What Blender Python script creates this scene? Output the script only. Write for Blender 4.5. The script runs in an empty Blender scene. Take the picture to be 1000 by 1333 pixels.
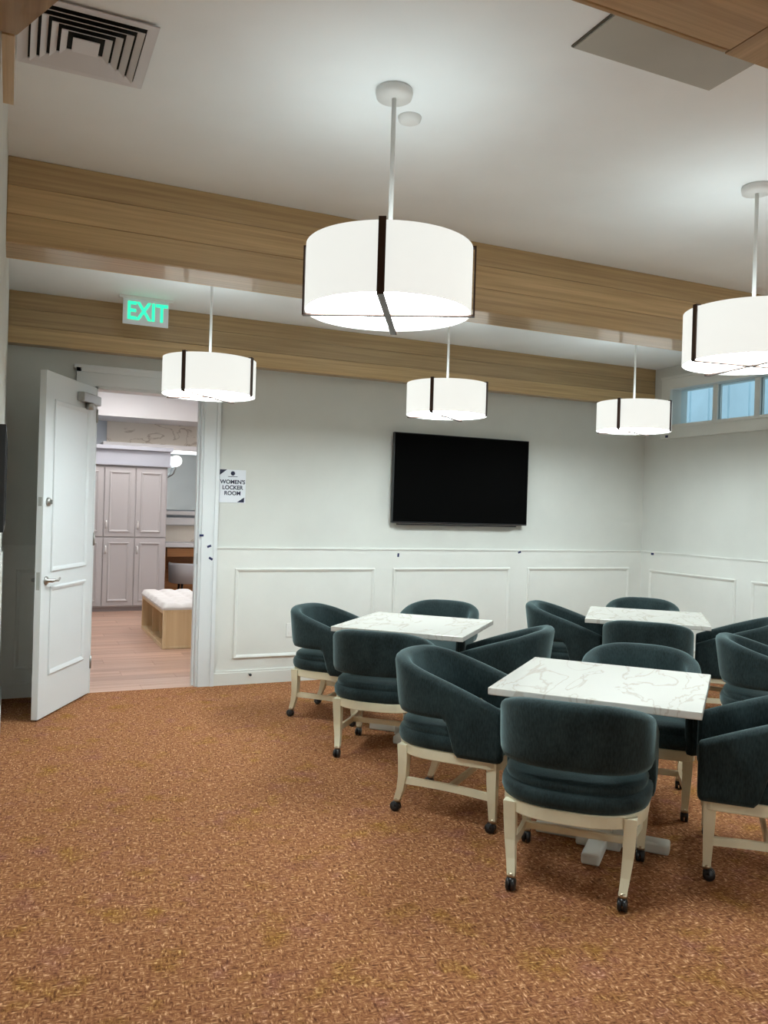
import bpy, bmesh, math, random
from mathutils import Vector, Matrix
random.seed(7)
R = math.radians
sc = bpy.context.scene
col = sc.collection

# ------------------------------------------------------------------ camera
F_PX, YAW, PITCH, ROLL, EYE = 1075.26, R(24.325), R(-0.216), R(1.712), 1.5
fw = Vector((math.sin(YAW)*math.cos(PITCH), math.cos(YAW)*math.cos(PITCH), math.sin(PITCH)))
rt = Vector((math.cos(YAW), -math.sin(YAW), 0)); up = rt.cross(fw)
rt2 = rt*math.cos(ROLL) + up*math.sin(ROLL); up2 = -rt*math.sin(ROLL) + up*math.cos(ROLL)
cd = bpy.data.cameras.new('camera'); cam = bpy.data.objects.new('camera', cd); col.objects.link(cam)
cd.sensor_fit = 'HORIZONTAL'; cd.sensor_width = 36; cd.lens = F_PX/1000*36; cd.clip_start = 0.02
m = Matrix((rt2, up2, -fw)).transposed().to_4x4(); m.translation = (0, 0, EYE)
cam.matrix_world = m; sc.camera = cam

# ------------------------------------------------------------------ world, exposure
w = bpy.data.worlds.new('world'); sc.world = w; w.use_nodes = True
bg = w.node_tree.nodes['Background']; bg.inputs[0].default_value = (0.58, 0.76, 0.86, 1); bg.inputs[1].default_value = .52
sc.view_settings.view_transform = 'Standard'; sc.view_settings.look = 'None'
sc.view_settings.gamma = 1; sc.view_settings.use_curve_mapping = False
sc.view_settings.exposure = 1.2
LAMP_DOWN, LAMP_SIDE, LAMP_UP = 16.0, .345, 1.25       # strengths of every pendant
LOCKER_LIGHT = 13.5  # strength of the unseen panels added to brighten the locker room

# ------------------------------------------------------------------ dimensions of the room
YB, XR, XL, H = 6.78, 6.04, -0.05, 3.02              # back wall, right wall, left wall, ceiling
BEAM_Z = 2.637; WAIN = 1.137

# ------------------------------------------------------------------ materials
def lin(c):
    return tuple(((x/255)/12.92 if x/255 <= .04045 else ((x/255+.055)/1.055)**2.4) for x in c)
def mat(name, c, rough=.6, metal=0, noise=0, nscale=30, bump=0, emis=None, es=0, spec=.5, sheen=0, coat=0, var=0, stretch=None):
    m = bpy.data.materials.new(name); m.use_nodes = True; nt = m.node_tree; b = nt.nodes['Principled BSDF']
    b.inputs['Base Color'].default_value = (*c, 1); b.inputs['Roughness'].default_value = rough; b.inputs['Metallic'].default_value = metal
    b.inputs['Specular IOR Level'].default_value = spec
    if sheen: b.inputs['Sheen Weight'].default_value = sheen; b.inputs['Sheen Roughness'].default_value = .45
    if coat: b.inputs['Coat Weight'].default_value = coat; b.inputs['Coat Roughness'].default_value = .12
    if emis: b.inputs['Emission Color'].default_value = (*emis, 1); b.inputs['Emission Strength'].default_value = es
    if noise or bump:
        tc = nt.nodes.new('ShaderNodeTexCoord'); n = nt.nodes.new('ShaderNodeTexNoise'); n.inputs['Scale'].default_value = nscale; n.inputs['Detail'].default_value = 5
        if stretch:
            mp = nt.nodes.new('ShaderNodeMapping'); mp.inputs['Scale'].default_value = stretch
            nt.links.new(tc.outputs['Object'], mp.inputs[0]); nt.links.new(mp.outputs[0], n.inputs[0])
        else: nt.links.new(tc.outputs['Object'], n.inputs[0])
        if noise:
            rp = nt.nodes.new('ShaderNodeValToRGB'); e = rp.color_ramp.elements
            e[0].position = .3; e[1].position = .7
            e[0].color = (*[x*(1-noise) for x in c], 1); e[1].color = (*[min(1, x*(1+noise)) for x in c], 1)
            nt.links.new(n.outputs[0], rp.inputs[0]); nt.links.new(rp.outputs[0], b.inputs['Base Color'])
        if bump:
            bp = nt.nodes.new('ShaderNodeBump'); bp.inputs['Strength'].default_value = bump; bp.inputs['Distance'].default_value = .004
            nt.links.new(n.outputs[0], bp.inputs['Height']); nt.links.new(bp.outputs[0], b.inputs['Normal'])
    return m

def wood_mat(name, dark, light, axis=0, rough=.3, fine=60, coat=.25, objvar=.25):
    m = bpy.data.materials.new(name); m.use_nodes = True; nt = m.node_tree; b = nt.nodes['Principled BSDF']
    N = nt.nodes.new; L = nt.links.new
    tc = N('ShaderNodeTexCoord'); oi = N('ShaderNodeObjectInfo'); mp = N('ShaderNodeMapping')
    s = [fine]*3; s[axis] = fine*.02; mp.inputs['Scale'].default_value = s
    off = N('ShaderNodeVectorMath'); off.operation = 'ADD'; cmb = N('ShaderNodeCombineXYZ'); mul = N('ShaderNodeMath'); mul.operation = 'MULTIPLY'; mul.inputs[1].default_value = 17
    L(oi.outputs['Random'], mul.inputs[0])
    for i in range(3): L(mul.outputs[0], cmb.inputs[i])
    L(tc.outputs['Object'], off.inputs[0]); L(cmb.outputs[0], off.inputs[1]); L(off.outputs[0], mp.inputs[0])
    n = N('ShaderNodeTexNoise'); n.inputs['Scale'].default_value = 1; n.inputs['Detail'].default_value = 6; n.inputs['Roughness'].default_value = .6
    L(mp.outputs[0], n.inputs[0])
    rp = N('ShaderNodeValToRGB'); e = rp.color_ramp.elements; e[0].position = .32; e[1].position = .68; e[0].color = (*dark, 1); e[1].color = (*light, 1)
    L(n.outputs[0], rp.inputs[0])
    hv = N('ShaderNodeHueSaturation'); mr = N('ShaderNodeMapRange'); mr.inputs['To Min'].default_value = 1-objvar; mr.inputs['To Max'].default_value = 1+objvar
    L(oi.outputs['Random'], mr.inputs[0]); L(mr.outputs[0], hv.inputs['Value']); L(rp.outputs[0], hv.inputs['Color']); L(hv.outputs[0], b.inputs['Base Color'])
    b.inputs['Roughness'].default_value = rough; b.inputs['Coat Weight'].default_value = coat; b.inputs['Coat Roughness'].default_value = .1
    return m

def carpet_mat():
    m = bpy.data.materials.new('carpet'); m.use_nodes = True; nt = m.node_tree; b = nt.nodes['Principled BSDF']
    N = nt.nodes.new; L = nt.links.new
    tc = N('ShaderNodeTexCoord')
    rot = N('ShaderNodeMapping'); rot.inputs['Rotation'].default_value = (0, 0, R(8)); L(tc.outputs['Object'], rot.inputs[0])
    def noi(scale, detail, rough=.5, src=rot):
        mp = N('ShaderNodeMapping'); mp.inputs['Scale'].default_value = scale; L(src.outputs[0], mp.inputs[0])
        n = N('ShaderNodeTexNoise'); n.inputs['Scale'].default_value = 1; n.inputs['Detail'].default_value = detail; n.inputs['Roughness'].default_value = rough
        L(mp.outputs[0], n.inputs[0]); return n
    a = noi((115, 38, 1), 3, .6); c = noi((38, 115, 1), 3, .6)          # short dashes in both weave directions
    pick = noi((30, 30, 1), 3)
    st = N('ShaderNodeMapRange'); st.inputs['From Min'].default_value = .44; st.inputs['From Max'].default_value = .56; L(pick.outputs[0], st.inputs[0])
    mx = N('ShaderNodeMix'); L(st.outputs[0], mx.inputs[0]); L(a.outputs[0], mx.inputs[2]); L(c.outputs[0], mx.inputs[3])
    rp = N('ShaderNodeValToRGB'); cr = rp.color_ramp
    cr.elements[0].position = .34; cr.elements[0].color = (*lin((92, 55, 36)), 1)
    cr.elements[1].position = .68; cr.elements[1].color = (*lin((226, 178, 136)), 1)
    e = cr.elements.new(.46); e.color = (*lin((136, 88, 57)), 1)
    e = cr.elements.new(.57); e.color = (*lin((165, 115, 78)), 1)
    L(mx.outputs[0], rp.inputs[0])
    # broad patches: mustard and mauve threads
    p1 = noi((5, 5, 1), 4, .6); r1 = N('ShaderNodeMapRange'); r1.inputs['From Min'].default_value = .55; r1.inputs['From Max'].default_value = .72; r1.inputs['To Max'].default_value = .8; L(p1.outputs[0], r1.inputs[0])
    m1 = N('ShaderNodeMix'); m1.data_type = 'RGBA'; m1.blend_type = 'MULTIPLY'; L(r1.outputs[0], m1.inputs[0]); L(rp.outputs[0], m1.inputs[6]); m1.inputs[7].default_value = (.85, .95, .35, 1)
    mpp = N('ShaderNodeMapping'); mpp.inputs['Location'].default_value = (31, 17, 0); L(rot.outputs[0], mpp.inputs[0])
    p2 = noi((6, 6, 1), 4, .6, mpp); r2 = N('ShaderNodeMapRange'); r2.inputs['From Min'].default_value = .55; r2.inputs['From Max'].default_value = .72; r2.inputs['To Max'].default_value = .7; L(p2.outputs[0], r2.inputs[0])
    m2 = N('ShaderNodeMix'); m2.data_type = 'RGBA'; m2.blend_type = 'MULTIPLY'; L(r2.outputs[0], m2.inputs[0]); L(m1.outputs[2], m2.inputs[6]); m2.inputs[7].default_value = (.82, .75, 1.25, 1)
    L(m2.outputs[2], b.inputs['Base Color'])
    b.inputs['Roughness'].default_value = .95; b.inputs['Specular IOR Level'].default_value = .1
    bp = N('ShaderNodeBump'); bp.inputs['Strength'].default_value = .5; bp.inputs['Distance'].default_value = .004
    L(mx.outputs[0], bp.inputs['Height']); L(bp.outputs[0], b.inputs['Normal'])
    return m

def marble_mat(name, base, vein, scale=2.2, rough=.18):
    m = bpy.data.materials.new(name); m.use_nodes = True; nt = m.node_tree; b = nt.nodes['Principled BSDF']
    N = nt.nodes.new; L = nt.links.new
    tc = N('ShaderNodeTexCoord'); oi = N('ShaderNodeObjectInfo'); add = N('ShaderNodeVectorMath'); add.operation = 'ADD'
    L(tc.outputs['Object'], add.inputs[0]); L(oi.outputs['Location'], add.inputs[1])
    n = N('ShaderNodeTexNoise'); n.inputs['Scale'].default_value = scale; n.inputs['Detail'].default_value = 7; n.inputs['Distortion'].default_value = 1.1
    mp = N('ShaderNodeMapping'); mp.inputs['Rotation'].default_value = (0, 0, .6); mp.inputs['Scale'].default_value = (.7, 2.0, 1)
    L(add.outputs[0], mp.inputs[0]); L(mp.outputs[0], n.inputs[0])
    s = N('ShaderNodeMath'); s.operation = 'SUBTRACT'; s.inputs[1].default_value = .5; L(n.outputs[0], s.inputs[0])
    a = N('ShaderNodeMath'); a.operation = 'ABSOLUTE'; L(s.outputs[0], a.inputs[0])
    rp = N('ShaderNodeValToRGB'); e = rp.color_ramp.elements; e[0].position = 0; e[0].color = (*vein, 1); e[1].position = .022; e[1].color = (*base, 1)
    L(a.outputs[0], rp.inputs[0]); L(rp.outputs[0], b.inputs['Base Color']); b.inputs['Roughness'].default_value = rough
    return m

def fabric_mat():
    m = bpy.data.materials.new('teal_fabric'); m.use_nodes = True; nt = m.node_tree; b = nt.nodes['Principled BSDF']
    N = nt.nodes.new; L = nt.links.new
    tc = N('ShaderNodeTexCoord')
    def noi(s, d):
        mp = N('ShaderNodeMapping'); mp.inputs['Scale'].default_value = s; L(tc.outputs['Object'], mp.inputs[0])
        n = N('ShaderNodeTexNoise'); n.inputs['Scale'].default_value = 1; n.inputs['Detail'].default_value = d; L(mp.outputs[0], n.inputs[0]); return n
    n1 = noi((160, 160, 45), 4); n2 = noi((9, 9, 6), 3)
    mx = N('ShaderNodeMix'); mx.inputs[0].default_value = .45; L(n1.outputs[0], mx.inputs[2]); L(n2.outputs[0], mx.inputs[3])
    rp = N('ShaderNodeValToRGB'); e = rp.color_ramp.elements; e[0].position = .36; e[0].color = (.005, .011, .0115, 1); e[1].position = .66; e[1].color = (.021, .038, .040, 1)
    L(mx.outputs[0], rp.inputs[0]); L(rp.outputs[0], b.inputs['Base Color'])
    b.inputs['Roughness'].default_value = .8; b.inputs['Sheen Weight'].default_value = .45; b.inputs['Sheen Roughness'].default_value = .4
    b.inputs['Sheen Tint'].default_value = (.55, .8, .82, 1); b.inputs['Specular IOR Level'].default_value = .25
    bp = N('ShaderNodeBump'); bp.inputs['Strength'].default_value = .25; bp.inputs['Distance'].default_value = .003
    L(n1.outputs[0], bp.inputs['Height']); L(bp.outputs[0], b.inputs['Normal'])
    return m

M = dict(
    wall=mat('wall_paint', (.66, .67, .63), .85, noise=.03, nscale=3),
    white=mat('wainscot_paint', (.75, .76, .72), .5, noise=.02, nscale=4),
    ceil=mat('ceiling_paint', (.88, .92, .93), .9, noise=.03, nscale=2),
    carpet=carpet_mat(),
    wood=wood_mat('beam_wood', lin((174, 145, 102)), lin((206, 177, 128)), 0, .38, 55, .5),
    woody=wood_mat('beam_wood_cross', lin((174, 145, 102)), lin((206, 177, 128)), 1, .38, 55, .5),
    door=mat('door_paint', (.74, .77, .78), .4),
    steel=mat('brushed_steel', (.42, .42, .40), .3, 1),
    black=mat('black_plastic', (.012, .012, .014), .35),
    screen=mat('screen_glass', (.0015, .0015, .0015), .6, spec=.03),
    fabric=fabric_mat(),
    frame=mat('cream_lacquer', (.76, .70, .51), .4, noise=.06, nscale=9),
    caster=mat('caster_black', (.01, .01, .011), .3),
    brass=mat('caster_metal', (.5, .42, .3), .3, 1),
    marble=marble_mat('marble', (.62, .605, .56), (.50, .46, .40), 2.6),
    tblwhite=mat('table_base_paint', (.66, .66, .60), .4),
    shade=mat('lamp_shade_fabric', (.5, .49, .47), .8, emis=(.98, 1, .95), es=LAMP_SIDE),
    diff=mat('lamp_diffuser', (.9, .9, .88), .5, emis=(.87, .985, 1), es=LAMP_DOWN),
    topdiff=mat('lamp_top_diffuser', (.9, .9, .88), .5, emis=(.87, .985, 1), es=LAMP_UP),
    bronze=mat('bronze_strap', (.075, .045, .035), .35, .7),
    lampwhite=mat('lamp_white_metal', (.75, .75, .73), .4),
    green=mat('exit_green', (.02, .5, .3), .4, emis=(.02, .80, .36), es=.62),
    signwhite=mat('sign_white', (.78, .81, .86), .4, noise=.02, nscale=8),
    navy=mat('navy_print', (.012, .016, .05), .5),
    tape=mat('blue_tape', (.012, .018, .09), .6),
    plate=mat('outlet_plate', (.8, .8, .77), .35),
    dark=mat('vent_dark', (.012, .014, .014), .9),
    ventw=mat('vent_white', (.72, .72, .74), .45),
    panel=mat('access_panel_paint', (.42, .41, .36), .6, noise=.05, nscale=3),
    gap=mat('shadow_gap', (.10, .09, .07), .8),
    lock=mat('locker_paint', (.46, .44, .445), .5),
    corn=mat('cornice_paint', (.40, .41, .46), .5),
    lockgap=mat('locker_groove', (.35, .31, .31), .7),
    lwall=mat('locker_room_paint', (.68, .74, .80), .8),
    lwhite=mat('locker_room_white', (.80, .78, .78), .6),
    mural=marble_mat('mural_paper', (.84, .77, .67), (.55, .47, .38), 3.2, .7),
    mirror=mat('mirror_glass', (.78, .88, .95), .04, 1),
    lfloor=wood_mat('locker_floor_wood', lin((164, 126, 106)), lin((204, 170, 150)), 0, .4, 22, .1, .12),
    maple=wood_mat('maple', lin((222, 192, 146)), lin((238, 214, 172)), 2, .45, 18, 0, .04),
    drawer=wood_mat('drawer_wood', lin((160, 104, 58)), lin((196, 138, 88)), 0, .4, 30, 0, .1),
    cushion=mat('white_vinyl', (.74, .72, .70), .35),
    stool=mat('grey_upholstery', (.40, .40, .41), .7),
    globe=mat('globe_glass', (.9, .9, .9), .4, emis=(1, .97, .92), es=.9),
    lpanel=mat('added_light_panel', (.9, .9, .9), .5, emis=(1, .97, .95), es=LOCKER_LIGHT),  # glow of the added locker room ceiling panels
    siding=mat('outside_siding', (.72, .82, .85), .8, noise=.08, nscale=2),
)
gl = bpy.data.materials.new('window_glass'); gl.use_nodes = True
g = gl.node_tree.nodes['Principled BSDF']; g.inputs['Base Color'].default_value = (.85, .95, 1, 1); g.inputs['Roughness'].default_value = 0; g.inputs['Transmission Weight'].default_value = 1; g.inputs['IOR'].default_value = 1.02
M['glass'] = gl

# ------------------------------------------------------------------ mesh helpers
class MB:
    """collects shapes of ONE part"""
    def __init__(s): s.v = []; s.f = []; s.sm = []
    def add(s, vs, fs, smooth=False):
        o = len(s.v); s.v += [tuple(v) for v in vs]; s.f += [[i+o for i in f] for f in fs]; s.sm += [smooth]*len(fs); return s
    def box(s, a, b, bev=0):
        x0, x1 = sorted((a[0], b[0])); y0, y1 = sorted((a[1], b[1])); z0, z1 = sorted((a[2], b[2]))
        if not bev:
            vs = [(x0,y0,z0),(x1,y0,z0),(x1,y1,z0),(x0,y1,z0),(x0,y0,z1),(x1,y0,z1),(x1,y1,z1),(x0,y1,z1)]
            return s.add(vs, [(3,2,1,0),(4,5,6,7),(0,1,5,4),(1,2,6,5),(2,3,7,6),(3,0,4,7)])
        bm = bmesh.new(); bmesh.ops.create_cube(bm, size=1)
        for v in bm.verts: v.co = Vector(((x0+x1)/2+v.co.x*(x1-x0), (y0+y1)/2+v.co.y*(y1-y0), (z0+z1)/2+v.co.z*(z1-z0)))
        bmesh.ops.bevel(bm, geom=bm.edges[:], offset=bev, segments=2, profile=.5, affect='EDGES')
        bm.verts.index_update(); s.add([v.co for v in bm.verts], [[v.index for v in f.verts] for f in bm.faces]); bm.free(); return s
    def prism(s, pts, z0, z1):      # plan polygon, counter-clockwise
        n = len(pts)
        return s.add([(*p, z0) for p in pts]+[(*p, z1) for p in pts],
            [list(range(n))[::-1], list(range(n, 2*n))]+[(i, (i+1) % n, n+(i+1) % n, n+i) for i in range(n)])
    def loft(s, rings, cap=True, smooth=True):
        n = len(rings[0]); vs = [p for r in rings for p in r]; fs = []
        for k in range(len(rings)-1):
            for i in range(n):
                fs.append((k*n+i, k*n+(i+1) % n, (k+1)*n+(i+1) % n, (k+1)*n+i))
        if cap: fs += [list(range(n))[::-1], [(len(rings)-1)*n+i for i in range(n)]]
        return s.add(vs, fs, smooth)
    def lathe(s, prof, c=(0, 0, 0), n=32, axis='z', cap=True):
        rings = []
        for r, z in prof:
            ring = []
            for i in range(n):
                a = 2*math.pi*i/n; x, y = r*math.cos(a), r*math.sin(a)
                p = {'z': (x, y, z), 'x': (z, x, y), 'y': (y, z, x)}[axis]
                ring.append((c[0]+p[0], c[1]+p[1], c[2]+p[2]))
            rings.append(ring)
        return s.loft(rings, cap)
    def tube(s, pts, r, n=10, cap=True):
        pts = [Vector(p) for p in pts]; rr = r if isinstance(r, (list, tuple)) else [r]*len(pts); rings = []
        prev = None
        for i, p in enumerate(pts):
            t = (pts[min(i+1, len(pts)-1)]-pts[max(i-1, 0)]).normalized()
            if prev is None:
                a = Vector((0, 0, 1)) if abs(t.z) < .9 else Vector((1, 0, 0)); u = t.cross(a).normalized()
            else: u = (prev-t*prev.dot(t)).normalized()
            prev = u; v = t.cross(u)
            rings.append([p+u*rr[i]*math.cos(2*math.pi*k/n)+v*rr[i]*math.sin(2*math.pi*k/n) for k in range(n)])
        return s.loft(rings, cap)
    def build(s, name, m, parent=None, loc=None):
        me = bpy.data.meshes.new(name); me.from_pydata(s.v, [], s.f); me.polygons.foreach_set('use_smooth', s.sm); 
        bm = bmesh.new(); bm.from_mesh(me); bmesh.ops.recalc_face_normals(bm, faces=bm.faces[:]); bm.to_mesh(me); bm.free()
        me.update(); me.materials.append(M[m] if isinstance(m, str) else m)
        o = bpy.data.objects.new(name, me); col.objects.link(o)
        if parent: o.parent = parent
        if loc: o.location = loc
        return o
def tag(o, label=None, cat=None, group=None, kind=None):
    for k, v in (('label', label), ('category', cat), ('group', group), ('kind', kind)):
        if v: o[k] = v
    return o
def thing(name, label, cat, loc=(0, 0, 0), rz=0, group=None):
    o = bpy.data.objects.new(name, None); col.objects.link(o); o.empty_display_size = .1
    o.location = loc; o.rotation_euler = (0, 0, rz); return tag(o, label, cat, group)
def struct(o): return tag(o, kind='structure')
def dup(src, parent=None):
    c = src.copy(); col.objects.link(c)
    if parent: c.parent = parent
    for ch in src.children: dup(ch, c)
    return c
def text_part(name, body, size, m, parent, loc, rot=(R(90), 0, 0), bold=0.0, sx=1):
    cu = bpy.data.curves.new('t', 'FONT'); cu.body = body; cu.size = size; cu.align_x = 'CENTER'; cu.align_y = 'CENTER'; cu.extrude = .0008; cu.offset = bold
    t = bpy.data.objects.new('t', cu); col.objects.link(t)
    dg = bpy.context.evaluated_depsgraph_get(); me = bpy.data.meshes.new_from_object(t.evaluated_get(dg)); bpy.data.objects.remove(t)
    me.name = name; me.materials.clear(); me.materials.append(M[m])
    o = bpy.data.objects.new(name, me); col.objects.link(o); o.parent = parent; o.location = loc; o.rotation_euler = rot; o.scale = (sx, 1, 1)
    return o
def frame_strip(b, axis, at, a0, a1, z0, z1, prof=.03, out=.014, sgn=-1):
    """picture-frame moulding on a wall: four mitred bars. axis 'x': wall plane y=at; 'y': wall plane x=at; sgn: which way it stands proud"""
    def P(u, d, z): return (u, at+sgn*d, z) if axis == 'x' else (at+sgn*d, u, z)
    # cross-section (inset, depth)
    sec = [(0, 0), (0, out*.6), (prof*.25, out), (prof*.6, out*.75), (prof, out*.25), (prof, 0)]
    rings = []
    for (u, z, su, sz) in ((a0, z0, 1, 1), (a1, z0, -1, 1), (a1, z1, -1, -1), (a0, z1, 1, -1)):
        rings.append([P(u+su*i, d, z+sz*i) for i, d in sec])
    n = len(sec); vs = [p for r in rings for p in r]; fs = []
    for k in range(4):
        for i in range(n-1):
            fs.append((k*n+i, k*n+i+1, ((k+1) % 4)*n+i+1, ((k+1) % 4)*n+i))
    b.add(vs, fs)

# ================================================================== THE SETTING
struct(MB().box((-4, -3, -.12), (XR+.3, YB+.0, 0)).build('floor', 'carpet'))
struct(MB().box((-4, -3, H), (XR+.3, YB+.15, H+.12)).build('ceiling', 'ceil'))

# door opening in the back wall
OX0, OX1, OZ = 0.575, 1.425, 2.385
wb = struct(MB().box((-4, YB, 0), (OX0, YB+.15, H)).box((OX1, YB, 0), (XR+.3, YB+.15, H)).box((OX0, YB, OZ), (OX1, YB+.15, H)).build('wall_back', 'wall'))
wnb = struct(thing('trim_9', None, None)); wnr = struct(thing('trim_10', None, None)); wnl = struct(thing('trim_11', None, None))
for a, b in ((XL, OX0-.14), (OX1+.13, XR)):
    MB().box((a, YB-.012, 0), (b, YB, WAIN)).build('wainscot_board', 'white', wnb)
    MB().box((a, YB-.02, WAIN-.006), (b, YB, WAIN+.008)).build('wainscot_cap', 'white', wnb)
for x0, x1 in ((1.715, 2.985), (3.165, 4.41), (4.61, 5.87), (XL+.1, .36)):
    b = MB(); frame_strip(b, 'x', YB-.012, x0, x1, .215, .968); b.build('panel_moulding', 'white', wnb)
b = MB()
for a, c in ((XL, OX0-.14), (OX1+.13, XR)):
    b.box((a, YB-.03, 0), (c, YB-.01, .10)).box((a, YB-.024, .10), (c, YB-.01, .118))
struct(b.build('baseboard_back', 'white'))

# right wall with the long high window
WY1, WY0, WZ0, WZ1 = 6.40, 0.9, 2.43, 2.785
b = MB().box((XR, -3, 0), (XR+.2, YB+.15, WZ0)).box((XR, -3, WZ1), (XR+.2, YB+.15, H)).box((XR, WY1, WZ0), (XR+.2, YB+.15, WZ1)).box((XR, -3, WZ0), (XR+.2, WY0, WZ1))
wr = struct(b.build('wall_right', 'wall'))
MB().box((XR-.012, -3, 0), (XR, YB-.012, WAIN)).build('wainscot_board', 'white', wnr)
MB().box((XR-.02, -3, WAIN-.006), (XR, YB-.012, WAIN+.008)).build('wainscot_cap', 'white', wnr)
y = 6.635
while y > 1:
    b = MB(); frame_strip(b, 'y', XR-.012, y-1.12, y, .215, .955); b.build('panel_moulding', 'white', wnr); y -= 1.29
struct(MB().box((XR-.03, -3, 0), (XR-.01, YB-.03, .10)).box((XR-.024, -3, .10), (XR-.01, YB-.03, .118)).build('baseboard_right', 'white'))

win = thing('window_1', None, None, (0, 0, 0)); struct(win)
MB().box((XR-.03, WY0-.1, WZ0-.135), (XR, WY1+.12, WZ0)).box((XR-.05, WY0-.1, WZ0-.03), (XR, WY1+.12, WZ0-.005)).build('window_sill', 'white', win)
MB().box((XR-.03, WY0-.1, WZ1), (XR, WY1+.12, WZ1+.12)).box((XR-.045, WY0-.1, WZ1+.105), (XR, WY1+.12, WZ1+.13)).build('window_head', 'white', win)
for ya, yb in ((WY1, WY1+.12), (WY0-.1, WY0)):
    MB().box((XR-.03, ya, WZ0), (XR, yb, WZ1)).build('window_jamb', 'white', win)
pitch = .49; y = WY1
while y > WY0+.2:
    y2 = max(y-pitch, WY0)
    MB().box((XR+.09, y2+.03, WZ0), (XR+.1, y-.03, WZ1)).build('pane', 'glass', win)
    MB().box((XR+.07, y2-.03, WZ0), (XR+.13, y2+.03, WZ1)).build('mullion', 'white', win)
    y -= pitch
ext = thing('exterior_wall', 'pale blue boarded wall outside the high window', 'wall', (XR+1.6, 3.5, 0))
y = -3.2
while y < 5.5:
    MB().box((0, y, -.3), (.05, y+.27, 3.1)).build('board', 'siding', ext); y += .3

# left wall: short return beside the camera, ends in an opening
wl = struct(MB().box((XL-.14, 2.25, 0), (XL, YB, H)).build('wall_left', 'wall'))
MB().box((XL, 2.25, 0), (XL+.01, YB-.02, WAIN)).build('wainscot_board', 'white', wnl)
struct(MB().box((XL+.008, 2.25, 0), (XL+.024, YB-.03, .1)).build('baseboard_left', 'white'))
MB().box((XL, 2.25, BEAM_Z), (XL+.028, 2.64, H)).build('plank', 'woody', wl)
# far walls behind the camera close the room
struct(MB().box((-4.15, -3.15, 0), (XR+.3, -3, H)).build('wall_near', 'wall'))
struct(MB().box((-4.15, -3, 0), (-4, YB, H)).build('wall_far_left', 'wall'))

# ---- timber clad ceiling beams: a core with one object for each board
def beam(name, y0, y1, n_bottom, front=True, rear=True, x0=XL, x1=XR, n=3):
    root = struct(MB().box((x0, y0+.012, BEAM_Z+.012), (x1, y1-.012, H)).build(name, 'gap'))
    hgt = (H-BEAM_Z)/n
    for k in range(n):
        for on, ya, yb in ((front, y0, y0+.016), (rear, y1-.016, y1)):
            if on: MB().box((x0, ya, BEAM_Z+k*hgt+.0003), (x1, yb, BEAM_Z+(k+1)*hgt-.0003), .004).build('plank', 'wood', root)
    wd = (y1-y0-.034)/n_bottom
    for k in range(n_bottom):
        MB().box((x0, y0+.017+k*wd+.001, BEAM_Z), (x1, y0+.017+(k+1)*wd-.001, BEAM_Z+.014), .001).build('plank', 'wood', root)
    return root
beam('trim_1', 4.05, 4.33, 1)
beam('trim_2', 6.645, YB, 1, rear=False)
beam('trim_3', 1.10, 1.515, 1, x0=XL-.3, x1=1.56)
# the cross beam that meets it at a mitre
t4 = struct(MB().box((1.58, 0.0, BEAM_Z+.012), (2.2, 1.50, H)).build('trim_4', 'gap'))
MB().prism([(1.563, -.2), (2.2, -.2), (2.2, 1.515), (1.563, 1.515)], BEAM_Z, BEAM_Z+.014).build('plank', 'woody', t4)
MB().box((1.563, 1.5, BEAM_Z+.014), (XR, 1.515, H)).build('plank', 'wood', t4)
MB().box((2.2, 1.1, BEAM_Z), (XR, 1.515, BEAM_Z+.014)).build('plank', 'wood', t4)
t5 = struct(MB().prism([(-.3, 1.53), (.07, 1.53), (.07, 2.04), (-.016, 2.24), (-.3, 2.24)], BEAM_Z, H).build('trim_5', 'woody'))

# ---- door casing and stop
b = MB()
b.box((OX0-.14, YB-.03, 0), (OX0, YB, OZ)).box((OX1, YB-.03, 0), (OX1+.13, YB, OZ)).box((OX0-.14, YB-.03, OZ), (OX1+.13, YB, OZ+.13)).box((OX0-.16, YB-.045, OZ+.13), (OX1+.15, YB, OZ+.155))
b.box((OX1+.10, YB-.042, 0), (OX1+.13, YB, OZ+.13)).box((OX0-.14, YB-.042, 0), (OX0-.11, YB, OZ+.13)).box((OX0-.14, YB-.042, OZ+.10), (OX1+.13, YB, OZ+.13))
b.box((OX0-.001, YB-.01, 0), (OX0+.02, YB+.17, OZ)).box((OX1-.02, YB-.01, 0), (OX1+.001, YB+.17, OZ)).box((OX0, YB-.01, OZ-.02), (OX1, YB+.17, OZ+.001))
b.box((OX1-.035, YB+.05, 0), (OX1-.02, YB+.08, OZ-.02))
cas = struct(b.build('trim_6', 'door'))
MB().box((OX1-.022, YB+.012, 1.0), (OX1-.0205, YB+.04, 1.09)).build('strike_plate', 'steel', cas)

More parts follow.
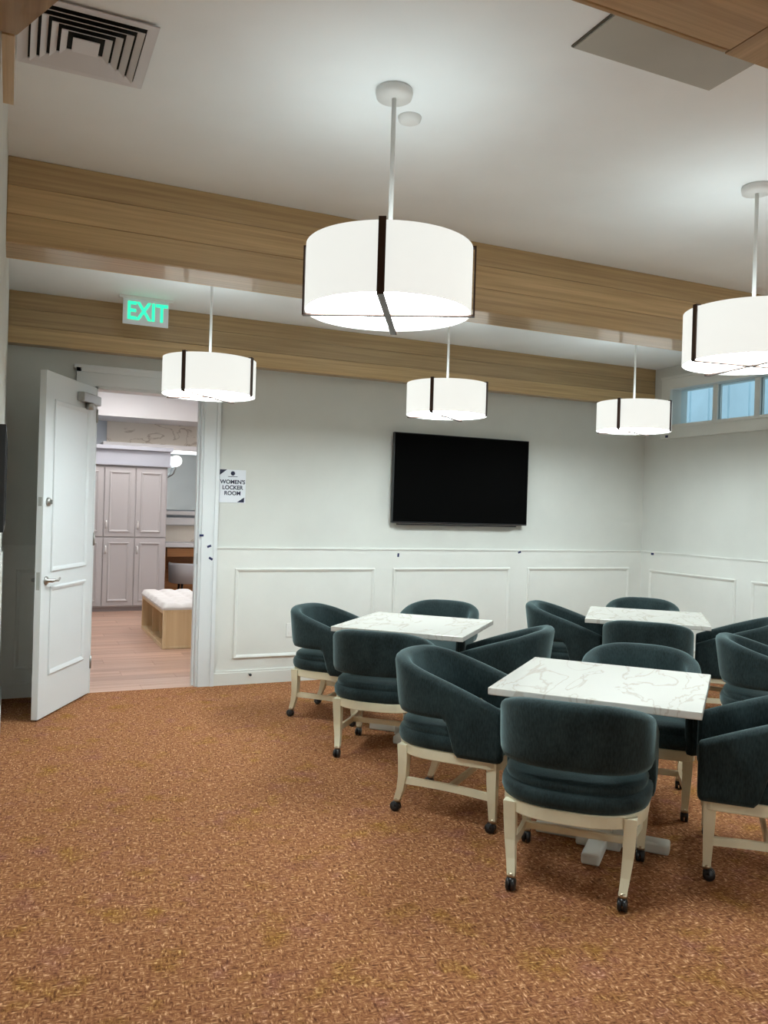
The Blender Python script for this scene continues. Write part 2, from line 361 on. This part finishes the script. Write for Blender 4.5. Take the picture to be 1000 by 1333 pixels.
# ---- the open door leaf
HW = .845
dr = struct(thing('door_1', 'open white two panel door with lever handle and closer', None, (.585, 6.735, 0)))
dv = Vector((-.457, -.889)); dr.rotation_euler = (0, 0, math.atan2(dv.y, dv.x))     # local +x: hinge to free edge; visible face is local +y
DT, DH = .045, 2.365
MB().box((0, -DT, .012), (HW, 0, DH), .002).build('leaf', 'door', dr)
for z0, z1 in ((1.0, 2.185), (.29, .90)):
    for at, sg in ((0, 1), (-DT, -1)):
        b = MB(); frame_strip(b, 'x', at, .13, HW-.13, z0, z1, .034, .012, sg); b.build('panel_moulding', 'door', dr)
def lever(sg, z=.945):
    yb = 0 if sg > 0 else -DT
    b = MB().lathe([(.0, 0), (.03, 0), (.032, .006*sg), (.026, .012*sg), (.012, .014*sg), (.012, .05*sg), (0, .05*sg)], (HW-.065, yb, z), 20, 'y')
    b.tube([(HW-.065, yb+.045*sg, z), (HW-.10, yb+.05*sg, z+.002), (HW-.15, yb+.05*sg, z-.004), (HW-.185, yb+.046*sg, z+.01)], [.011, .010, .008, .007])
    return b.build('lever_handle', 'steel', dr)
lever(1); lever(-1)
MB().lathe([(0, 0), (.03, 0), (.03, .012), (.022, .02), (0, .02)], (HW-.065, 0, 1.48), 20, 'y').box((HW-.07, .018, 1.465), (HW-.06, .034, 1.495)).build('deadbolt', 'steel', dr)
MB().box((HW-.001, -.034, .885), (HW+.0015, -.011, 1.005)).build('latch_plate', 'steel', dr)
MB().box((HW-.001, -.034, 1.45), (HW+.0015, -.011, 1.51)).build('bolt_plate', 'steel', dr)
MB().box((.04, .0, 2.22), (.36, .055, 2.29), .008).lathe([(0, 2.175), (.03, 2.175), (.03, 2.225), (0, 2.225)], (.20, .03, 0), 16).build('door_closer', 'steel', dr)
for z in (.25, 1.2, 2.15):
    MB().tube([(-.006, .004, z-.05), (-.006, .004, z+.05)], .008, 8).build('hinge', 'steel', dr)

# ================================================================== THINGS ON WALLS AND CEILING
tv = thing('television', 'large black flat screen television on the grey wall', 'television', (3.83, YB-.001, 1.786))
MB().box((-.718, -.075, -.408), (.718, -.035, .408), .005).build('bezel', 'black', tv)
MB().box((-.710, -.0765, -.394), (.710, -.074, .40)).build('screen', 'screen', tv)
MB().box((-.25, -.036, -.2), (.25, 0, .2)).build('wall_bracket', 'black', tv)
MB().box((-.66, -.07, -.425), (.60, -.04, -.413)).build('speaker_bar', 'black', tv)
tv2 = thing('wall_screen', 'thin black screen on the side wall behind the open door', 'screen', (XL+.01, 3.3, 1.56))
MB().box((0, -.45, -.17), (.022, .45, .17), .003).build('bezel', 'black', tv2)
MB().box((.0215, -.43, -.15), (.023, .43, .15)).build('screen', 'screen', tv2)

sg = thing('locker_room_sign', "white sign reading women's locker room beside the door frame", 'sign', (1.675, YB, 1.65))
MB().box((-.111, -.006, -.137), (.111, 0, .137), .001).build('sign_board', 'signwhite', sg)
for t, z in (("WOMEN'S", .035), ('LOCKER', -.012), ('ROOM', -.059)): text_part('lettering', t, .046, 'navy', sg, (0, -.0068, z), bold=.0012)
MB().add([(-.111, -.0072, .137), (-.05, -.0072, .137), (-.111, -.0072, .09)], [(0, 1, 2)]).build('corner_print', 'navy', sg)
MB().add([(.10, -.0072, -.132), (.04, -.0072, -.132), (.10, -.0072, -.09)], [(0, 1, 2)]).build('corner_print', 'navy', sg)
MB().lathe([(0, -.0075), (.018, -.0075), (.018, -.006), (0, -.006)], (0, 0, .107), 16, 'y').box((-.04, -.0072, .078), (.04, -.006, .082)).build('emblem', 'navy', sg)

ex = thing('exit_sign', 'green lettered exit sign under the ceiling above the door', 'sign', (.88, 6.36, 2.905))
MB().box((-.165, -.004, -.095), (.165, .004, .095), .002).build('sign_plate', 'signwhite', ex)
text_part('lettering', 'EXIT', .185, 'green', ex, (.01, -.0055, 0), bold=.004, sx=.78)
MB().box((-.195, -.018, .093), (.195, .018, H-2.905), .004).build('mounting_bar', 'lampwhite', ex)

TAPES = [((1.424, YB-.031, 1.239), 'on the inner edge of the door frame', 0), ((1.489, YB-.031, 1.151), 'on the door frame, upper of two', .35), ((1.505, YB-.031, 1.05), 'on the door frame, lower of two', -.55),
         ((3.214, YB-.0125, 1.085), 'on the wainscot under the television corner', 1.5), ((4.517, YB-.0125, 1.118), 'on the wainscot right under the television end', .3)]
for p, where, a in TAPES:
    o = MB().box((-.017, -.0012, -.009), (.017, 0, .009)).build('tape_mark', 'tape'); o.location = p; o.rotation_euler = (0, -a, 0); tag(o, 'small navy tape mark '+where, 'tape', 'tape marks on the woodwork')
for p, where in (((XR-.0125, 6.60, 1.12), 'at the top of the wainscot near the corner'), ((XR-.0305, 6.43, 2.315), 'on the window frame corner')):
    o = MB().box((0, -.02, -.012), (.0012, .02, .012)).build('tape_mark', 'tape'); o.location = p; o.location.x -= .001; tag(o, 'small navy tape mark '+where, 'tape', 'tape marks on the woodwork')

ol = thing('wall_outlet', 'white wall outlet in the wainscot behind a chair', 'outlet', (2.21, YB-.012, .44))
MB().box((-.036, -.007, -.058), (.036, 0, .058), .002).build('cover_plate', 'plate', ol)
for z in (-.025, .025): MB().box((-.017, -.009, z-.014), (.017, -.006, z+.014), .002).build('socket', 'plate', ol)
hk = thing('door_stop', 'small dark door stop on the baseboard beside the door', 'door stop', (1.85, YB-.03, .088))
MB().tube([(0, 0, 0), (0, -.05, 0)], .006, 8).build('rod', 'steel', hk); MB().lathe([(0, -.065), (.011, -.065), (.011, -.048), (0, -.048)], (0, 0, 0), 12, 'y').build('tip', 'black', hk)

# ceiling diffuser vent
vx0, vx1, vy0, vy1 = -.02, .395, 2.715, 3.145
vt = thing('air_vent', 'square white louvred air vent in the ceiling', 'vent', ((vx0+vx1)/2, (vy0+vy1)/2, H))
hw, hd = (vx1-vx0)/2, (vy1-vy0)/2
MB().box((-hw+.03, -hd+.03, -.003), (hw-.03, hd-.03, -.001)).build('duct_opening', 'dark', vt)
def sq_ring(o, i, zo, zi, th=.004):
    b = MB(); rings = []
    for k in range(4):
        sx, sy = ((-1, -1), (1, -1), (1, 1), (-1, 1))[k]
        rings.append([(sx*hw*o, sy*hd*o, zo), (sx*hw*i, sy*hd*i, zi), (sx*hw*i, sy*hd*i, zi+th), (sx*hw*o, sy*hd*o, zo+th)])
    vs = [p for r in rings for p in r]; fs = []
    for k in range(4):
        for j in range(4): fs.append((k*4+j, k*4+(j+1) % 4, ((k+1) % 4)*4+(j+1) % 4, ((k+1) % 4)*4+j))
    return b.add(vs, fs)
sq_ring(1.0, .84, -.012, -.008).build('frame', 'ventw', vt)
for k in range(4):
    o = .81-.145*k; sq_ring(o, o-.10, -.0205, -.009, .003).build('louvre', 'ventw', vt)
MB().box((-hw*.2, -hd*.2, -.021), (hw*.2, hd*.2, -.017)).build('centre_plate', 'ventw', vt)

ap = thing('access_panel', 'grey beige square access panel in the ceiling beside the beam', 'panel', (1.915, 1.915, H))
MB().box((-.298, -.298, -.006), (.298, .298, 0)).build('frame_gap', 'gap', ap); MB().box((-.292, -.292, -.011), (.292, .292, -.006)).build('panel', 'panel', ap)
sm = thing('smoke_detector', 'round white detector on the ceiling behind the large lamp rod', 'detector', (1.37, 2.90, H))
MB().lathe([(0, -.022), (.03, -.022), (.042, -.016), (.046, -.004), (.046, 0), (0, 0)], n=28).build('cover', 'lampwhite', sm)

# ---- drum pendants
def make_pendant():
    t = thing('pendant_lamp', '', 'lamp')
    rad, z0, z1 = .302, 2.21, 2.445
    MB().lathe([(0, H), (.066, H), (.068, H-.012), (.064, H-.03), (0, H-.032)], n=32).build('canopy', 'lampwhite', t)
    MB().tube([(0, 0, z1-.02), (0, 0, H-.03)], .0085, 12).build('rod', 'lampwhite', t)
    MB().lathe([(rad, z0), (rad, z1), (rad-.004, z1), (rad-.004, z0), (rad, z0)], n=72, cap=False).build('shade', 'shade', t)
    MB().lathe([(0, z0+.012), (rad-.005, z0+.012), (rad-.005, z0+.02), (0, z0+.02)], n=64).build('diffuser', 'diff', t)
    b = MB()
    for k in range(2): b.box((-rad if k == 0 else -.006, -.006 if k == 0 else -rad, z1-.022), (rad if k == 0 else .006, .006 if k == 0 else rad, z1-.014))
    b.build('spider', 'lampwhite', t)
    hw = .0125
    for k in range(2):
        b = MB(); ro = rad+.012
        if k == 0:
            b.box((-ro, -hw, z0-.010), (ro, hw, z0-.004))
            for s in (-1, 1): b.box((s*ro, -hw, z0-.010), (s*(ro-.006), hw, z1+.008)).box((s*ro, -hw, z1+.002), (s*(rad-.012), hw, z1+.008))
        else:
            b.box((-hw, -ro, z0-.0115), (hw, ro, z0-.0055))
            for s in (-1, 1): b.box((-hw, s*ro, z0-.010), (hw, s*(ro-.006), z1+.008)).box((-hw, s*ro, z1+.002), (hw, s*(rad-.012), z1+.008))
        b.build('strap', 'bronze', t)
    MB().lathe([(0, z1-.034), (rad-.006, z1-.034), (rad-.006, z1-.028), (0, z1-.028)], n=64).build('top_diffuser', 'topdiff', t)
    return t
pend = make_pendant()
PEND = [((1.23, 2.74), 24+5, 'large white drum pendant lamp hanging closest to the air vent'),
        ((3.065, 2.755), 48+50, 'white drum pendant lamp hanging over the table with four tucked chairs'),
        ((1.172, 5.45), 12+31, 'white drum pendant lamp hanging in front of the open door'),
        ((2.953, 5.45), 28+21, 'white drum pendant lamp hanging above the television'),
        ((4.73, 5.45), 41+22, 'white drum pendant lamp hanging by the window corner'),
        ((4.90, 2.755), 20, 'added unseen white drum pendant lamp along the window wall, between the two wooden beams'),  # this and the rest: out-of-view pendants added to help light the room
        ((1.23, -1.3), 15, 'added unseen white drum pendant lamp beyond the near beam, on the door side'),
        ((4.90, -1.3), 12, 'added unseen white drum pendant lamp beyond the near beam, along the window wall'),
        ((3.065, -1.3), 5, 'added unseen white drum pendant lamp beyond the near beam, middle one of its row')]
for i, ((x, yy), a, lb) in enumerate(PEND):
    o = pend if i == 0 else dup(pend)
    o.location = (x, yy, 0); o.rotation_euler = (0, 0, -R(a)); o['label'] = lb; o['group'] = 'drum pendant lamps'

# ================================================================== TABLES AND CHAIRS
def make_table():
    t = thing('cafe_table', '', 'table'); s = .435
    MB().box((-s, -s, .708), (s, s, .74), .004).build('tabletop', 'marble', t)
    MB().box((-.27, -.27, .68), (.27, .27, .708)).build('underframe', 'tblwhite', t)
    MB().box((-.055, -.055, .05), (.055, .055, .68), .006).build('column', 'tblwhite', t)
    MB().box((-.30, -.04, 0), (.30, .04, .05), .01).box((-.04, -.30, 0), (.04, .30, .05), .01).box((-.10, -.10, .0), (.10, .10, .06), .01).build('base', 'tblwhite', t)
    return t
tab = make_table()
TABS = [((2.52, 3.035), 42, 'square white marble topped table with the open aisle beside it'),
        ((2.50, 4.955), 46, 'square white marble topped table under the television, by the door side'),
        ((4.48, 4.955), 49, 'square white marble topped table close to the window corner')]
for i, (p, a, lb) in enumerate(TABS):
    o = tab if i == 0 else dup(tab); o.location = (*p, 0); o.rotation_euler = (0, 0, R(a)); o['label'] = lb; o['group'] = 'marble tables'

def plan(wd, yf, yk, depth, n=2.6, k=40):
    """open outline from left arm front, round the back, to right arm front: list of (x, y)"""
    pts = [(-wd, yf+(yk-yf)*i/14) for i in range(14)]
    for i in range(k+1):
        a = math.pi*i/k; c, s_ = math.cos(a), math.sin(a)
        pts.append((-wd*math.copysign(abs(c)**(2/n), c), yk-depth*abs(s_)**(2/n)))
    pts += [(wd, yk+(yf-yk)*i/14) for i in range(1, 15)]
    return pts
def resample(pts, n):
    d = [0]
    for a, b in zip(pts, pts[1:]): d.append(d[-1]+math.dist(a, b))
    out = []; j = 0
    for i in range(n):
        t = d[-1]*i/(n-1)
        while j < len(d)-2 and d[j+1] < t: j += 1
        u = (t-d[j])/max(1e-9, d[j+1]-d[j]); out.append((pts[j][0]+(pts[j+1][0]-pts[j][0])*u, pts[j][1]+(pts[j+1][1]-pts[j][1])*u))
    return out, d[-1]
def sstep(a, b, x):
    t = max(0, min(1, (x-a)/(b-a))); return t*t*(3-2*t)
def closed_plan(wd, yf, yk, depth, n=2.6, front_r=.06):
    o = plan(wd, yf-front_r, yk, depth, n, 28)
    fr = [(wd-front_r+front_r*math.cos(a), yf-front_r+front_r*math.sin(a)) for a in [R(15*i) for i in range(1, 6)]]
    fr += [(wd-front_r-(2*(wd-front_r))*i/6, yf) for i in range(7)]
    fr += [(-wd+front_r-front_r*math.sin(a), yf-front_r+front_r*math.cos(a)) for a in [R(15*i) for i in range(1, 6)]]
    return o+fr
def make_chair():
    t = thing('club_chair', '', 'chair')
    # wrap-round back and arms
    outer, Ltot = resample(plan(.305, .27, -.02, .285, 2.7), 81); n = len(outer); b = MB(); rings = []
    for i, (x, y) in enumerate(outer):
        a, c = outer[max(0, i-1)], outer[min(n-1, i+1)]; tx, ty = c[0]-a[0], c[1]-a[1]; l = math.hypot(tx, ty); nx, ny = ty/l, -tx/l
        if nx*x+ny*(y-.05) < 0: nx, ny = -nx, -ny
        t_ = 1-abs(i/(n-1)-.5)*2                         # 0 at arm front, 1 at back centre
        v = 1.08*(1-(1-t_)**1.5); v = v if v < .9 else .9+.1*math.tanh((v-.9)/.1)
        zh = .588+.194*v
        zl = .335+.170*sstep(.255, .345, t_)
        th = .062+.012*t_; lean = .045*sstep(.35, 1, t_)
        ring = []
        def P(off, z):
            o = off+lean*max(0, (z-.47))/.32; ring.append((x+nx*o, y+ny*o, z))
        rd = th*.45
        P(-.004, zl+.006); P(.004, zl+.03)
        for q in (.25, .5, .75): P(.006, zl+.03+(zh-rd-zl-.03)*q)
        for q in range(0, 7):
            ang = math.pi*q/6; P(-th/2+.003+(th/2+.003)*math.cos(ang), zh-rd+rd*math.sin(ang))
        for q in (.75, .5, .25): P(-th-.004*math.sin(q*math.pi), zl+.03+(zh-rd-zl-.03)*q)
        P(-th, zl+.03); P(-th+.006, zl+.006); P(-th*.5, zl)
        rings.append(ring)
    b.loft(rings, False)
    # rounded arm fronts
    for ring, sgn in ((rings[0], 1), (rings[-1], 1)):
        cx = sum(p[0] for p in ring)/len(ring); cz = sum(p[2] for p in ring)/len(ring)
        caps = [ring]+[[(cx+(p[0]-cx)*s, p[1]+dy, cz+(p[2]-cz)*(1-(1-s)*.25)) for p in ring] for s, dy in ((.9, .010), (.6, .018), (.02, .02))]
        b.loft(caps, False)
    b.build('backrest', 'fabric', t)
    # puffy seat
    base = closed_plan(.292, .275, -.02, .285, 2.6, .07); b = MB(); rings = []
    for s, z in ((.95, .352), (1.005, .360), (1.03, .38), (1.03, .402), (1.01, .418), (.965, .424), (.955, .428), (.975, .436), (.965, .452), (.92, .464), (.7, .474), (.35, .478), (.02, .478)):
        rings.append([(x*s, y*s, z) for x, y in base])
    b.loft(rings); b.build('seat', 'fabric', t)
    b = MB(); base = closed_plan(.29, .275, -.02, .285, 2.6, .05)
    b.loft([[(x*s, y*s, z) for x, y in base] for s, z in ((.80, .302), (.985, .302), (.995, .306), (.995, .349), (.985, .354), (.8, .354))], True, False); b.build('seat_frame', 'frame', t)
    # legs with casters
    for sx in (-1, 1):
        for rear in (1, 0):
            if rear: path = [(.234, -.230, .345, .024), (.232, -.226, .27, .0235), (.228, -.229, .19, .021), (.221, -.242, .12, .018), (.214, -.264, .060, .0155)]
            else: path = [(.256, .238, .345, .025), (.256, .239, .25, .023), (.253, .241, .15, .0195), (.249, .243, .060, .0155)]
            b = MB(); rings = []
            for x, y, z, r in path: rings.append([(sx*x+dx*r, y+dy*r, z) for dx, dy in ((-1, -1), (1, -1), (1, 1), (-1, 1))])
            lg = b.loft(rings, True, False).build('leg', 'frame', t)
            x, y = sx*path[-1][0], path[-1][1]
            b = MB().lathe([(0, .048), (.017, .048), (.019, .056), (.017, .068), (0, .068)], (x, y, 0), 14)
            b.build('caster_cup', 'brass', lg)
            b = MB()
            for o in (-1, 1): b.lathe([(0, -.008), (.021, -.008), (.025, -.004), (.025, .004), (.021, .008), (0, .008)], (x+o*.0105, y-.010, .0255), 20, 'x')
            b.lathe([(0, .022), (.020, .026), (.019, .040), (.012, .050), (0, .051)], (x, y-.006, 0), 14)
            b.build('caster', 'caster', lg)
        # side stretcher, slightly bowed
        b = MB(); rings = []
        for i in range(9):
            u = i/8; x = sx*(.226+(.250-.226)*u-.018*math.sin(math.pi*u)); y = -.225+.46*u
            rings.append([(x+dx*.009, y, .165+dz*.017) for dx, dz in ((-1, -1), (1, -1), (1, 1), (-1, 1))])
        b.loft(rings, True, False).build('stretcher', 'frame', t)
    MB().box((-.224, .00, .150), (.224, .02, .180), .003).build('stretcher', 'frame', t)
    return t
ch = make_chair()
CH = [((2.195, 2.805), (.707, .707), 'dark teal club chair with its back to the open aisle, at the aisle table'),
      ((2.125, 3.63), (.64, -.77), 'dark teal club chair between the aisle table and door-side table, its side showing'),
      ((3.065, 3.43), (-.707, -.707), 'dark teal club chair behind the aisle table, back top showing above the marble'),
      ((3.02, 2.556), (-.707, .707), 'dark teal club chair facing the aisle table from the side away from the door'),
      ((2.165, 4.68), (.66, .75), 'dark teal club chair with its back to the carpet, tucked under the door-side table'),
      ((2.2, 5.575), (.68, -.73), 'dark teal club chair at the door-side table, beside the wall outlet'),
      ((3.01, 5.63), (-.707, -.707), 'dark teal club chair against the wainscot under the television'),
      ((2.895, 4.545), (-.707, .707), 'dark teal club chair between the door-side table and the window-side table'),
      ((4.215, 4.635), (.707, .707), 'dark teal club chair in front of the window-side table, back facing the aisle table'),
      ((4.13, 5.44), (.707, -.707), 'dark teal club chair at the window-side table, seen from its side below the television end'),
      ((4.94, 5.52), (-.707, -.707), 'dark teal club chair in the room corner behind the window-side table'),
      ((5.01, 4.56), (-.707, .707), 'dark teal club chair at the window-side table, along the right wall'),
      ((4.28, 3.59), (.707, -.707), 'dark teal club chair turned away from the window-side table, behind the aisle table')]
for i, (p, f, lb) in enumerate(CH):
    o = ch if i == 0 else dup(ch)
    o.location = (*p, 0); o.rotation_euler = (0, 0, math.atan2(f[1], f[0])-math.pi/2); o['label'] = lb; o['group'] = 'teal club chairs on casters'

# ================================================================== THE LOCKER ROOM BEYOND THE DOOR
LY0, LY1, LX0, LX1, LH = YB+.15, 13.0, -1.2, 4.2, 3.15
lf = struct(MB().box((LX0, YB, -.12), (LX1, LY1, -.012)).build('floor_locker_room', 'gap'))
row = 0; y = YB
while y < 12.2:
    x = -.2-(row*.43) % 1.2
    while x < 3.2:
        MB().box((x+.0012, y+.0012, -.012), (x+1.2-.0012, y+.20-.0012, .0)).build('plank', 'lfloor', lf); x += 1.2
    y += .20; row += 1
struct(MB().box((LX0, LY1, 0), (LX1, LY1+.1, LH)).build('wall_locker_far', 'lwall'))
struct(MB().box((LX0-.1, LY0, 0), (LX0, LY1, LH)).build('wall_locker_left', 'lwall'))
struct(MB().box((LX1, LY0, 0), (LX1+.1, LY1, LH)).build('wall_locker_right', 'lwall'))
struct(MB().box((LX0, LY0, LH), (LX1, LY1, LH+.1)).build('ceiling_locker_room', 'ceil'))
# soffit, papered wall and ledge above the lockers
struct(MB().box((LX0, 12.15, 2.69), (LX1, LY1, 3.06)).build('trim_7', 'lwhite'))
mw = thing('wallpaper_panel', 'beige patterned wallpaper panel above the lockers', 'wallpaper', (2.3, 12.98, 2.55)); 
MB().box((-1.02, -.02, -.225), (1.9, .0, .14)).build('paper', 'mural', mw)
struct(MB().box((1.2, 12.62, 2.30), (LX1, LY1-.02, 2.36)).build('trim_8', 'lwhite'))
# lockers
lk = thing('locker_cabinet', 'tall white locker cabinet with raised panel doors in the next room', 'cabinet', (1.97, 11.66, 0))
MB().box((-2.0, .02, .06), (0, .52, 2.0)).build('body', 'lock', lk)
MB().box((-2.0, .06, 0), (-.01, .5, .06)).build('plinth', 'lockgap', lk)
MB().box((-2.02, -.01, 2.0), (.03, .54, 2.2)).box((-2.05, -.05, 2.2), (.06, .56, 2.25)).box((-2.03, -.03, 1.985), (.04, .54, 2.01)).build('cornice', 'corn', lk)
for k in range(4):
    x1 = -.02-k*.41; x0 = x1-.395
    for z0, z1 in ((.08, 1.0), (1.02, 1.96)):
        d = MB().box((x0, 0, z0), (x1, .02, z1), .003).build('door', 'lock', lk)
        b = MB(); frame_strip(b, 'x', 0, x0+.06, x1-.06, z0+.06, z1-.06, .03, .014, -1); b.build('raised_panel', 'lock', d)
        zk = z1-.16 if z0 < .5 else z0+.16
        MB().tube([(x0+.03, -.002, zk-.05), (x0+.03, -.03, zk-.03), (x0+.03, -.03, zk+.03), (x0+.03, -.002, zk+.05)], .009, 8).build('handle', 'lampwhite', d)
# bench
bn = thing('bench', 'maple box bench with tufted white cushion in the next room', 'bench', (1.72, 9.33, 0)); bw, bl = .275, .74
b = MB().box((-bw, -bl, 0), (bw, -bl+.03, .40)); frame_strip(b, 'x', -bl, -bw, bw, 0, .40, .03, .008, -1); b.build('end_panel', 'maple', bn)
MB().box((-bw, bl-.03, 0), (bw, bl, .40)).build('end_panel', 'maple', bn)
MB().box((bw-.03, -bl+.03, 0), (bw, bl-.03, .40)).build('side_panel', 'maple', bn)
MB().box((-bw, -bl+.03, .0), (bw-.03, bl-.03, .04)).build('bottom_shelf', 'maple', bn)
MB().box((-bw, -bl+.03, .36), (bw-.03, bl-.03, .40)).build('top_rail', 'maple', bn)
for yy in (-.25, .25): MB().box((-bw+.05, yy-.01, .04), (bw-.03, yy+.01, .36)).build('divider', 'maple', bn)
# tufted cushion
nx, ny = 24, 60; b = MB(); vs = []; fs = []
for j in range(ny+1):
    for i in range(nx+1):
        u, v = i/nx, j/ny; x = -bw-.01+u*(2*bw+.02); yv = -bl-.01+v*(2*bl+.02)
        e = min(u, 1-u)*(2*bw); e2 = min(v, 1-v)*(2*bl); edge = min(1, (min(e, e2)/.05))
        z = .42+.05*math.sqrt(max(0, 1-(1-edge)**2))
        z -= .016*(abs(math.cos(math.pi*u*3))**8*(.05 < u < .95))+.016*(abs(math.cos(math.pi*v*6))**8*(.02 < v < .98))
        vs.append((x, yv, z))
for j in range(ny):
    for i in range(nx): a = j*(nx+1)+i; fs.append((a, a+1, a+nx+2, a+nx+1))
b.add(vs, fs, True); b.box((-bw-.01, -bl-.01, .40), (bw+.01, bl+.01, .421)); b.build('cushion', 'cushion', bn)
# vanity counter, mirror, globe light, stool
vn = thing('vanity_counter', 'white topped vanity counter with wooden drawers beside the lockers', 'counter', (2.95, 12.98, 0))
MB().box((-.9, -.6, .84), (1.2, 0, .90), .004).build('worktop', 'lwhite', vn)
MB().box((-.9, -.03, .90), (1.2, 0, 1.15)).build('backsplash', 'mural', vn)
MB().box((-.9, -.16, 1.16), (1.2, 0, 1.27), .004).box((-.9, -.1, 1.31), (1.2, 0, 1.37), .004).build('ledge', 'lwhite', vn)
MB().box((-.88, -.52, 0), (-.84, 0, .84)).box((-.84, -.06, 0), (1.2, -.02, .84)).build('wood_back', 'drawer', vn)
for k in range(4): 
    dd = MB().box((-.83+k*.5, -.56, .70), (-.83+k*.5+.48, -.1, .83), .003).build('drawer', 'drawer', vn)
mi = thing('mirror', 'wide frameless mirror above the vanity counter', 'mirror', (2.95, 12.985, 1.82))
MB().box((-.9, -.012, -.43), (1.2, 0, .43)).build('glass', 'mirror', mi); MB().box((-.9, -.05, .44), (1.2, 0, .50)).build('light_rail', 'globe', mi)
so = thing('globe_sconce', 'small glowing globe light on a curved arm by the mirror', 'lamp', (2.15, 12.97, 1.9))
MB().tube([(0, 0, -.02), (.02, -.1, -.02), (.09, -.16, .03), (.13, -.17, .12), (.135, -.17, .17)], .012, 8).build('arm', 'steel', so)
MB().lathe([(.085*math.sin(math.pi*i/14)+1e-4, .235-.085*math.cos(math.pi*i/14)) for i in range(15)], (.135, -.17, 0), 20).build('globe', 'globe', so)
st = thing('vanity_stool', 'low grey upholstered stool under the vanity counter', 'stool', (2.42, 12.25, 0))
MB().loft([[(.29*s*math.cos(2*math.pi*i/28), .29*s*math.sin(2*math.pi*i/28), z) for i in range(28)] for s, z in ((.9, .33), (1, .35), (1, .42), (.93, .46), (.6, .475), (.02, .48))]).build('seat', 'stool', st)
b = MB(); rings = []
for i in range(21):
    a = R(-200+220*i/20); ring = []
    for r_, z in ((.29, .34), (.305, .6), (.295, .63), (.275, .62), (.265, .34)): ring.append((r_*math.cos(a), r_*math.sin(a), z))
    rings.append(ring)
b.loft(rings); b.build('backrest', 'stool', st)
for k in range(4):
    a = R(45+90*k); MB().tube([(.17*math.cos(a), .17*math.sin(a), .33), (.2*math.cos(a), .2*math.sin(a), 0)], [.018, .012], 8).build('leg', 'black', st)
# unseen ceiling panels, added to brighten the locker room
for x, yy, wh in ((1.3, 8.6, 'just inside the doorway'), (1.3, 10.9, 'in front of the lockers'), (3.0, 9.6, 'beside the bench')):
    o = thing('added_ceiling_light', 'added unseen square light panel in the locker room ceiling '+wh, 'light', (x, yy, LH), group='added locker room ceiling lights')
    MB().box((-.32, -.32, -.02), (.32, .32, 0)).build('frame', 'lampwhite', o); MB().box((-.3, -.3, -.024), (.3, .3, -.02)).build('diffuser', 'lpanel', o)
